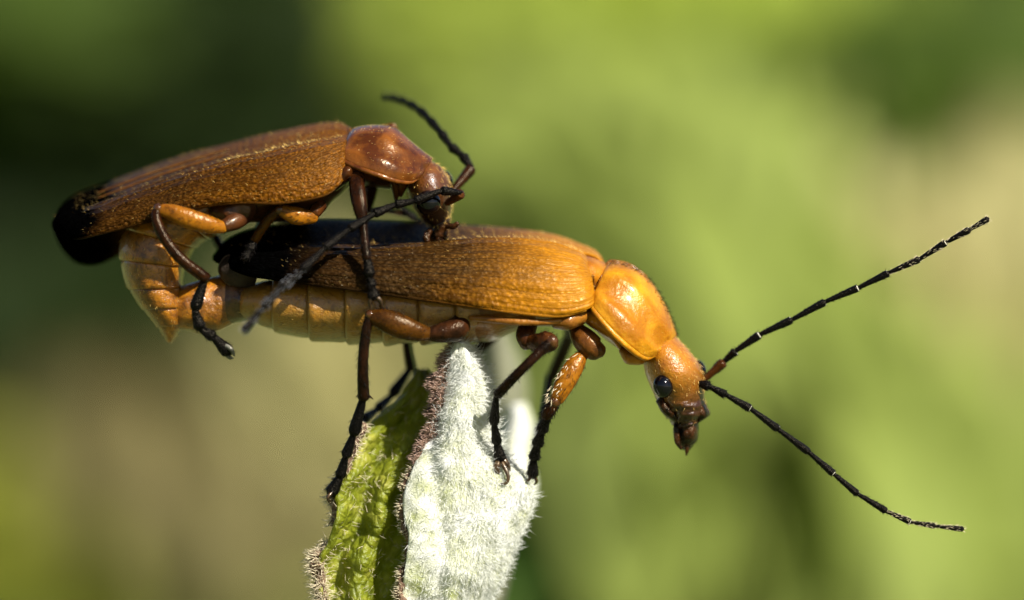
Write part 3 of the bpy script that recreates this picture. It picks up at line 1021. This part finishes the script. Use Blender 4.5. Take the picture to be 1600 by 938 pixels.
loft('cheek', [(1036, 620, 1025, 629, .10, -.45), (1044, 632, 1034, 644, .14, -.47), (1058, 646, 1048, 656, .14, -.42), (1070, 656, 1060, 665, .1, -.35)], M['mouth'], head, rough=.08)
for x, yy in ((1056, -.28), (1079, .05)):
    tube('palp', [(x, 662, yy), (x + (1 if x < 1070 else 4), 676, yy - .05), (x + 2, 690, yy - .04), (x + 8 if x < 1070 else x - 3, 701, yy)], [4, 4.5, 4.5, 2.5], M['mouth'], head, seg=10)
tube('mandible', [(1070, 690, -.15), (1073, 702, -.15), (1072, 712, -.15)], [6, 4, 1], M['mouth'], head, seg=8)
tube('brow', [(1066, 611, -.62), (1078, 605, -.58), (1090, 600, -.4)], [2, 4, 5], M['head_f'], head, seg=10)
pos, nrm, du, _ = sample_grid(GH, 420, closed=True)
ctr = GH.mean(axis=1)
k = ((pos[:, None] - ctr[None]) ** 2).sum(-1).argmin(1)
out = pos - ctr[k]
out /= np.linalg.norm(out, axis=1, keepdims=True)
hairs('head_hair', pos, out * .4 + du * .9 + rng.normal(size=out.shape) * .2, rng.uniform(.04, .08, len(pos)), .0025, M['gold_hair'], head)

up = [(1100, 594), (1131, 566), (1149, 549), (1187, 523), (1237, 500), (1289, 472), (1341, 450), (1388, 427), (1437, 405), (1478, 379), (1515, 359), (1544, 342)]
antenna(fem, [(x, y, -.05 - .09 * i) for i, (x, y) in enumerate(up)], [8, 6.6, 6.6, 6.4, 6.2, 6, 5.8, 5.6, 5.6, 5.4, 5], [M['coxa'], M['black']], 7)
lo = [(1092, 599), (1108, 604), (1134, 617), (1173, 639), (1216, 671), (1264, 707), (1303, 741), (1340, 772), (1385, 799), (1423, 816), (1461, 822), (1505, 827)]
antenna(fem, [(x, y, -.5 - .06 * i) for i, (x, y) in enumerate(lo)], [8, 6.6, 6.4, 6.2, 6, 5.8, 5.6, 5.4, 5.0, 4.6, 4.4], [M['black'], M['black']], 8)

LM = (M['troch'], M['femur_b'], M['tibia'], M['black'], M['claw'])
# hind leg, near side
leg(fem, ([(722, 492, -1.0), (716, 512, -1.12), (700, 518, -1.2), (682, 521, -1.24), (668, 522, -1.26)], [10, 19, 17, 14, 10]),
    ([(674, 522, -1.26), (655, 519, -1.36), (625, 510, -1.42), (600, 500, -1.42), (580, 495, -1.4)], [9, 14, 19, 17, 11]),
    ([(578, 492, -1.4), (571, 525, -1.38), (567, 570, -1.33), (568, 622, -1.2)], [7, 8, 8.5, 9.5]),
    [(568, 620, -1.2, 8), (552, 680, -1.05, 9), (540, 714, -.95, 8), (531, 746, -.86, 8), (517, 772, -.8, 10)],
    [([(520, 768, -.85), (512, 778, -.92), (514, 786, -.85)], [3, 2.2, .8]), ([(522, 770, -.75), (520, 782, -.74), (525, 788, -.7)], [3, 2.2, .8])], LM,
    spur=([(574, 616, -1.2), (583, 624, -1.22)], [2.5, .8]))
# middle leg, near side
leg(fem, ([(826, 508, -.8), (821, 524, -1.0), (824, 540, -1.08)], [14, 15, 11]),
    ([(828, 534, -1.1), (845, 536, -1.28), (858, 533, -1.36), (862, 530, -1.36)], [12, 16, 17, 14]),
    ([(862, 534, -1.4), (848, 546, -1.46), (815, 578, -1.5), (777, 617, -1.2)], [10, 8, 7.5, 8]),
    [(775, 620, -1.2, 7), (772, 664, -.9, 7.5), (777, 694, -.68, 7.5), (782, 720, -.6, 9)],
    [([(781, 718, -.6), (788, 730, -.64), (794, 745, -.68), (791, 755, -.68), (780, 757, -.64)], [3.5, 3.5, 3, 2.4, 1]),
     ([(784, 716, -.58), (792, 726, -.58), (797, 736, -.52)], [4.5, 5, 1.5]), ([(779, 718, -.62), (776, 732, -.64), (780, 742, -.6)], [4, 6, 1.5])],
    (M['coxa'], M['coxa'], M['tibia'], M['black'], M['claw']))
# front leg, near side
leg(fem, ([(898, 512, -.7), (912, 530, -.85), (928, 545, -.9), (940, 549, -.92)], [11, 19, 19, 11]),
    ([(912, 552, -.9), (898, 572, -1.0), (882, 600, -1.06), (870, 625, -1.06)], [8, 15, 15.5, 11]),
    ([(867, 628, -1.05), (858, 642, -1.0), (852, 652, -.96)], [9, 10.5, 8]),
    [(856, 648, -.98, 8), (846, 675, -.8, 9), (839, 697, -.62, 9), (834, 718, -.48, 9), (832, 745, -.38, 9)],
    [([(832, 740, -.4), (826, 750, -.42), (822, 752, -.4)], [3, 2.5, 1]), ([(833, 740, -.38), (838, 752, -.36), (834, 758, -.32)], [3, 2.5, 1])],
    (M['coxa_o'], M['femur_o'], M['tibia_r'], M['black'], M['claw']))
# pale bristles on the front femur
fg = tube_grid([(905, 556, -.95), (885, 582, -1.05), (868, 610, -1.1), (859, 632, -1.05)], [8, 9, 9, 8], seg=10)
pos, nrm, du, _ = sample_grid(fg, 130, closed=True)
hairs('femur_bristles', pos, np.array((-.5, -.3, -.6)) + rng.normal(size=pos.shape) * .25, rng.uniform(.07, .13, len(pos)), .006, M['pale_hair'], fem)
# far-side legs
leg(fem, ([(900, 505, .7), (890, 520, 1.2)], [12, 10]), ([(893, 518, 1.3), (882, 545, 1.7), (862, 590, 2.2)], [8, 10, 9]),
    ([(860, 588, 2.3), (855, 620, 2.0), (850, 655, 1.5)], [8, 7, 7]), [(850, 652, 1.5, 7), (842, 680, 1.2, 7), (836, 705, .9, 7), (832, 735, .5, 8)], [], (M['tibia'], M['tibia'], M['tibia'], M['black'], M['claw']), hair=False)
leg(fem, ([(790, 500, .7), (782, 515, 1.1)], [12, 11]), ([(782, 515, 1.1), (765, 530, 1.4), (748, 545, 1.5)], [9, 11, 9]),
    ([(746, 545, 1.5), (738, 600, 1.2), (735, 650, .8)], [8, 7, 7]), [(735, 648, .8, 7), (730, 690, .4, 7), (726, 730, -.2, 7), (724, 760, -.5, 7)], [], (M['tibia'], M['tibia'], M['tibia'], M['black'], M['claw']), hair=False)
leg(fem, ([(700, 495, .8), (690, 510, 1.1)], [13, 11]), ([(690, 510, 1.1), (665, 515, 1.5), (636, 515, 1.7)], [9, 14, 10]),
    ([(634, 515, 1.7), (636, 545, 1.75), (642, 578, 1.75)], [8, 8, 9]), [(642, 574, 1.75, 8), (612, 618, 1.35, 9), (590, 640, .9, 8), (568, 656, .4, 8), (557, 676, -.3, 8)], [], (M['tibia'], M['tibia'], M['tibia'], M['black'], M['claw']), hair=False)

# ------------------------------------------------------------------ the upper beetle
mal = thing('soldier_beetle', P(480, 360, 0), 'darker brown beetle with black wing tips, mounted on the back of the orange one', 'beetle')
nm = [(544, 212, 547, 250, .45), (540, 214, 545, 264, .8), (525, 216, 533, 284, 1.05), (490, 222, 505, 304, 1.22), (420, 237, 440, 316, 1.3), (360, 252, 372, 316, 1.32), (300, 270, 305, 324, 1.32), (250, 286, 250, 340, 1.3),
      (200, 304, 200, 353, 1.26), (155, 321, 152, 365, 1.2), (122, 333, 124, 371, 1.05), (97, 342, 100, 370, .75), (84, 350, 86, 360, .25)]
GN = ridged(shell_grid(nm, -1, rows=120, cols=80, a=.72, b=.9), (.22, .42, .62))
body_hair(mal, GN, 2600, M['gold_hair'], (.045, .09), .0042, lay=.22, wt=lambda u, v: np.where(u > .80, 0.0, .4 + (u < .55) * np.clip((v - .55) * 3, 0, 1.2)), name='elytron_hair')
o = shell('elytron', GN, M['elytra_m'], mal)
tag(o, 'brown wing case with black tip')
body_hair(mal, GN, 2600, M['gold_hair'], (.05, .11), .0028, lay=.25, wt=lambda u, v: np.where(u > .80, 0.0, np.where(v < .3, 2.0, 1.0)), name='elytron_hair')
body_hair(mal, GN, 900, M['gold_hair'], (.06, .12), .005, lay=.28, wt=lambda u, v: np.where((u < .5) & ((v < .35) | (v > .8)), 1.0, 0.03 * (u < .8)), name='crest_hair')
body_hair(mal, GN, 330, M['gold_hair'], (.08, .14), .0065, lay=.35, wt=lambda u, v: np.where((u < .42) & (v < .22) & (u > .03), 1.0, 0.0), name='crest_hair')
sm_ = [(548, 212, .3), (543, 214, .75), (526, 217, 1.05), (490, 223, 1.3), (420, 238, 1.5), (360, 253, 1.65), (300, 271, 1.8), (250, 287, 1.9), (200, 305, 2.0), (155, 322, 2.0), (122, 334, 1.9), (98, 343, 1.5), (84, 351, .4)]
GF = far_shell_grid(sm_, [8, 14, 24, 27, 28, 28, 31, 31, 30, 31, 30, 20, 2], [30, 45, 60, 70, 75, 75, 80, 82, 88, 92, 78, 45, 4], rows=100)
shell('elytron', GF, M['elytra_m_far'], mal, off=1)
body_hair(mal, GF, 2600, M['gold_hair'], (.05, .12), .0028, lay=.35, wt=lambda u, v: np.where(u > .84, .02, np.where(v < .7, 1.6, .3)), name='elytron_hair')
mg = [(s[2], s[3] + 1, -s[4] - .01) for s in nm[2:]]
body_hair(mal, GF, 600, M['gold_hair'], (.06, .11), .005, lay=.5, wt=lambda u, v: np.where((u < .62) & (v < .8), 1.0, 0.02), name='crest_hair')
tube('elytron_edge', mg, [2.0] + [2.6] * (len(mg) - 3) + [2, 1], M['elytra_m'], mal, seg=8, sub=6)

tube('suture', [(a[0], a[1] - 1, -.04) for a in nm[3:11]], [1.2] + [2.0] * 6 + [1], M['suture'], mal, seg=8, sub=6)
for q, dy in ((.3, -9), (.55, -17)):
    tube('elytron_vein', [(a[0] - 3, a[1] + dy - 2, .06 + q * .5) for a in nm[5:10]], [1.0, 1.6, 1.6, 1.6, 1], M['suture'], mal, seg=8, sub=6)
loft('thorax', [(560, 225, 552, 270, .7), (540, 225, 540, 298, .9), (518, 232, 520, 315, 1.0), (495, 240, 500, 336, 1.05), (460, 250, 466, 346, 1.05), (410, 265, 410, 348, 1.0), (350, 280, 350, 350, 1.0), (300, 290, 312, 350, .95)], M['thorax_m'], mal, rough=.02)
loft('pleural_lobe', [(530, 258, 524, 300, .25, -.8), (545, 256, 545, 285, .3, -.78), (560, 256, 562, 272, .2, -.7)], M['coxa'], mal, rough=.06)
loft('sternal_fold', [(340, 312, 332, 340, .3, -.85), (360, 308, 358, 352, .35, -.9), (385, 306, 388, 345, .32, -.9), (400, 310, 402, 330, .2, -.85)], M['thorax_m'], mal, rough=.08)
ab = [(330, 280, 348, 362, .95), (262, 302, 330, 372, 1.0), (212, 338, 314, 380, 1.0), (188, 378, 298, 398, .95), (190, 415, 288, 424, .9), (202, 452, 284, 450, .82), (222, 482, 288, 478, .7), (243, 507, 288, 505, .5), (257, 526, 276, 524, .26), (263, 537, 268, 536, .08)]
segmented('abdomen_segment', ab, [.0, .14, .28, .42, .56, .68, .80, .985], M['abd_m'], mal, step=.05)
loft('genital_capsule', [(270, 452, 272, 512, .45), (296, 444, 298, 519, .55), (322, 436, 322, 519, .52), (350, 430, 346, 515, .46), (374, 438, 372, 503, .35)], M['abd_m'], mal, rough=.05)

pm = [(548, 208, 530, 247, .72), (560, 201, 538, 253, .9), (590, 198, 566, 265, 1.06), (617, 203, 594, 275, 1.1), (640, 222, 618, 283, 1.02), (662, 240, 640, 285, .8), (675, 249, 654, 278, .58)]
GP = shell_grid(pm, 0, rows=60, cols=80, a=.75, b=.95, groove=.08)
V, F, uv = grid_mesh(GP)
o = mesh_obj('pronotum', V, F, M['pronotum_m'], mal, uv)
m = o.modifiers.new('thickness', 'SOLIDIFY'); m.thickness = .05; m.offset = 0
tag(o, 'glossy red brown neck shield')
tube('pronotum_rim', [(s[2], s[3], -s[4] - .01) for s in pm], [3, 4, 4.2, 4.2, 4, 3.5, 2.5], M['pronotum_m'], mal, seg=10)
tube('pronotum_collar', [(552, 202, .2), (575, 199, .45), (600, 198, .5), (614, 197, .5), (621, 205, .5)], [2, 2.5, 3, 5, 3], M['pronotum_m'], mal, seg=10)
body_hair(mal, GP, 700, M['gold_hair'], (.04, .08), .0026, lay=.4, name='pronotum_hair')
loft('prothorax', [(552, 218, 540, 268, .65), (585, 215, 562, 286, .85), (615, 220, 600, 296, .86), (645, 238, 625, 294, .75), (668, 252, 642, 292, .5)], M['thorax_m'], mal)
loft('prosternal_spike', [(596, 272, 610, 276, .3, -.35), (606, 284, 622, 286, .3, -.35), (612, 298, 624, 300, .22, -.35), (616, 314, 622, 314, .08, -.35)], M['femur_b'], mal, rough=.05)
loft('prosternal_spike', [(612, 276, 640, 284, .3, -.3), (616, 292, 634, 298, .25, -.3), (619, 306, 628, 308, .1, -.3)], M['femur_b'], mal, rough=.05)

hm = [(674, 251, 636, 288, .52), (690, 262, 637, 303, .64), (702, 284, 645, 322, .68), (707, 306, 654, 336, .6), (706, 327, 664, 348, .48), (702, 346, 675, 358, .36)]
GH = loft_grid(hm, rows=44, rough=.015)
V, F, uv = grid_mesh(GH, True, True)
head = mesh_obj('head', V, F, M['head_m'], mal, uv)
ball('eye', P(669, 317, -.72), (.195, .2, .195), M['eye'], head)
ball('eye', P(700, 280, .3), (.075, .16, .14), M['eye'], head, rot=.4)
loft('mouthparts', [(704, 345, 676, 354, .34), (700, 360, 668, 364, .34), (698, 374, 665, 376, .28), (692, 387, 674, 388, .14)], M['mouth'], head, rough=.10, seed=6)
tube('palp', [(697, 352, -.25), (708, 354, -.35), (715, 349, -.38)], [5, 5, 3.5], M['mouth'], head, seg=10)
tube('palp', [(672, 360, -.32), (666, 370, -.42), (668, 380, -.42)], [5, 6, 5], M['mouth'], head, seg=10)
tube('mandible', [(684, 376, -.25), (692, 381, -.32), (695, 388, -.3)], [6, 5, 2], M['mouth'], head, seg=10)
pos, nrm, du, _ = sample_grid(GH, 500, closed=True)
ctr = GH.mean(axis=1)
k = ((pos[:, None] - ctr[None]) ** 2).sum(-1).argmin(1)
out = pos - ctr[k]
out /= np.linalg.norm(out, axis=1, keepdims=True)
hairs('head_hair', pos, out * .6 + du * .7 + rng.normal(size=out.shape) * .2, rng.uniform(.04, .09, len(pos)), .003, M['gold_hair'], head)

na = [(698, 318, -.55), (721, 302, -.75), (690, 298, -.95), (648, 314, -1.05), (618, 320, -1.15), (585, 334, -1.3), (546, 358, -1.55), (507, 388, -1.85), (472, 422, -2.15), (441, 449, -2.45), (411, 481, -2.75), (380, 517, -3.05)]
antenna(mal, na, [8.5, 7, 7, 7, 7.2, 7, 7, 7, 7, 7, 7], [M['coxa'], M['black']], 8, M['grey_hair'], joint_pale=False)
fa = [(706, 300, .1), (737, 263, .35), (724, 244, .5), (706, 230, .65), (690, 208, .9), (673, 188, 1.2), (657, 172, 1.5), (641, 161, 1.8), (627, 155, 2.1), (615, 151, 2.4), (603, 150, 2.7)]
antenna(mal, fa, [9, 8, 7.5, 7, 7, 7, 6.5, 6.5, 6, 5.5], [M['tibia_r'], M['black']], 99, joint_pale=False)

# hind leg, near side
leg(mal, ([(385, 335, -.9), (368, 345, -1.15), (350, 354, -1.3)], [13, 14, 10]),
    ([(350, 356, -1.32), (325, 351, -1.42), (295, 342, -1.48), (268, 332, -1.48), (250, 328, -1.46)], [9, 14, 15.5, 13, 9]),
    ([(247, 326, -1.46), (244, 342, -1.5), (258, 374, -1.55), (284, 406, -1.55), (322, 435, -1.45)], [7, 8, 8.5, 9, 9]),
    [(320, 436, -1.45, 8), (304, 484, -1.4, 9), (313, 514, -1.35, 9), (334, 527, -1.3, 8.5), (358, 552, -1.25, 10)],
    [([(352, 540, -1.3), (361, 546, -1.35), (366, 556, -1.3)], [3.5, 3.5, 1.5]), ([(350, 546, -1.25), (358, 558, -1.25), (364, 560, -1.2)], [3.5, 3.5, 1.2])],
    (M['thorax_m'], M['femur_o'], M['tibia_r'], M['black'], M['claw_pale']))
# middle leg, near side
leg(mal, ([(500, 320, -.8), (490, 334, -.95)], [12, 10]), ([(492, 340, -.95), (465, 338, -1.05), (440, 329, -1.08)], [9, 14, 10]),
    ([(438, 328, -1.05), (418, 345, -.95), (398, 376, -.75)], [9, 8, 7]), [(398, 374, -.75, 6), (390, 392, -.85, 7), (382, 405, -.9, 7)], [], (M['coxa'], M['femur_o'], M['femur_b'], M['black'], M['claw']))
# front leg, near side
leg(mal, ([(556, 262, -.7), (557, 278, -.9), (560, 290, -1.0)], [12, 13, 11]),
    ([(556, 280, -1.0), (559, 300, -1.15), (563, 325, -1.25), (567, 347, -1.3)], [11, 12.5, 11, 7]),
    ([(567, 345, -1.3), (569, 372, -1.42), (573, 404, -1.5)], [6, 6.5, 7]),
    [(573, 402, -1.5, 7), (578, 432, -1.5, 8.5), (581, 448, -1.48, 7), (584, 466, -1.45, 9)],
    [([(582, 462, -1.46), (578, 472, -1.46), (578, 482, -1.42)], [3, 3.5, 1.2]), ([(586, 462, -1.46), (594, 470, -1.46), (597, 480, -1.42)], [3, 3.5, 1.2])],
    (M['coxa'], M['tibia_r'], M['tibia'], M['black'], M['claw']))
# far-side legs
leg(mal, ([(590, 268, .3), (582, 285, .3)], [13, 12]), ([(582, 282, .3), (577, 305, .5), (572, 332, .7)], [11, 11, 7]), ([(572, 332, .7), (600, 330, 1.0), (640, 338, 1.3)], [4, 4, 4]),
    [(622, 322, 1.2, 5), (650, 344, 1.1, 6), (662, 350, 1.0, 5)], [], (M['tibia_r'], M['tibia_r'], M['tibia'], M['black'], M['claw']), hair=False)
leg(mal, ([(480, 325, .7), (470, 338, .9)], [12, 10]), ([(470, 338, .9), (440, 338, 1.3), (420, 335, 1.6)], [9, 13, 9]), ([(418, 335, 1.6), (412, 348, 1.5), (405, 362, 1.3)], [7, 7, 6]),
    [(405, 360, 1.3, 6), (398, 372, 1.2, 6)], [], (M['coxa'], M['femur_b'], M['tibia'], M['black'], M['claw']), hair=False)
leg(mal, ([(380, 335, .9), (365, 348, 1.2)], [12, 10]), ([(362, 348, 1.2), (340, 345, 1.6), (318, 338, 1.7)], [9, 13, 9]), ([(318, 338, 1.7), (330, 360, 1.5), (348, 392, 1.1)], [8, 8, 7]),
    [(347, 390, 1.1, 7), (352, 408, 1.0, 8), (358, 425, .9, 7)], [], (M['coxa'], M['femur_b'], M['tibia_r'], M['black'], M['claw']), hair=False)
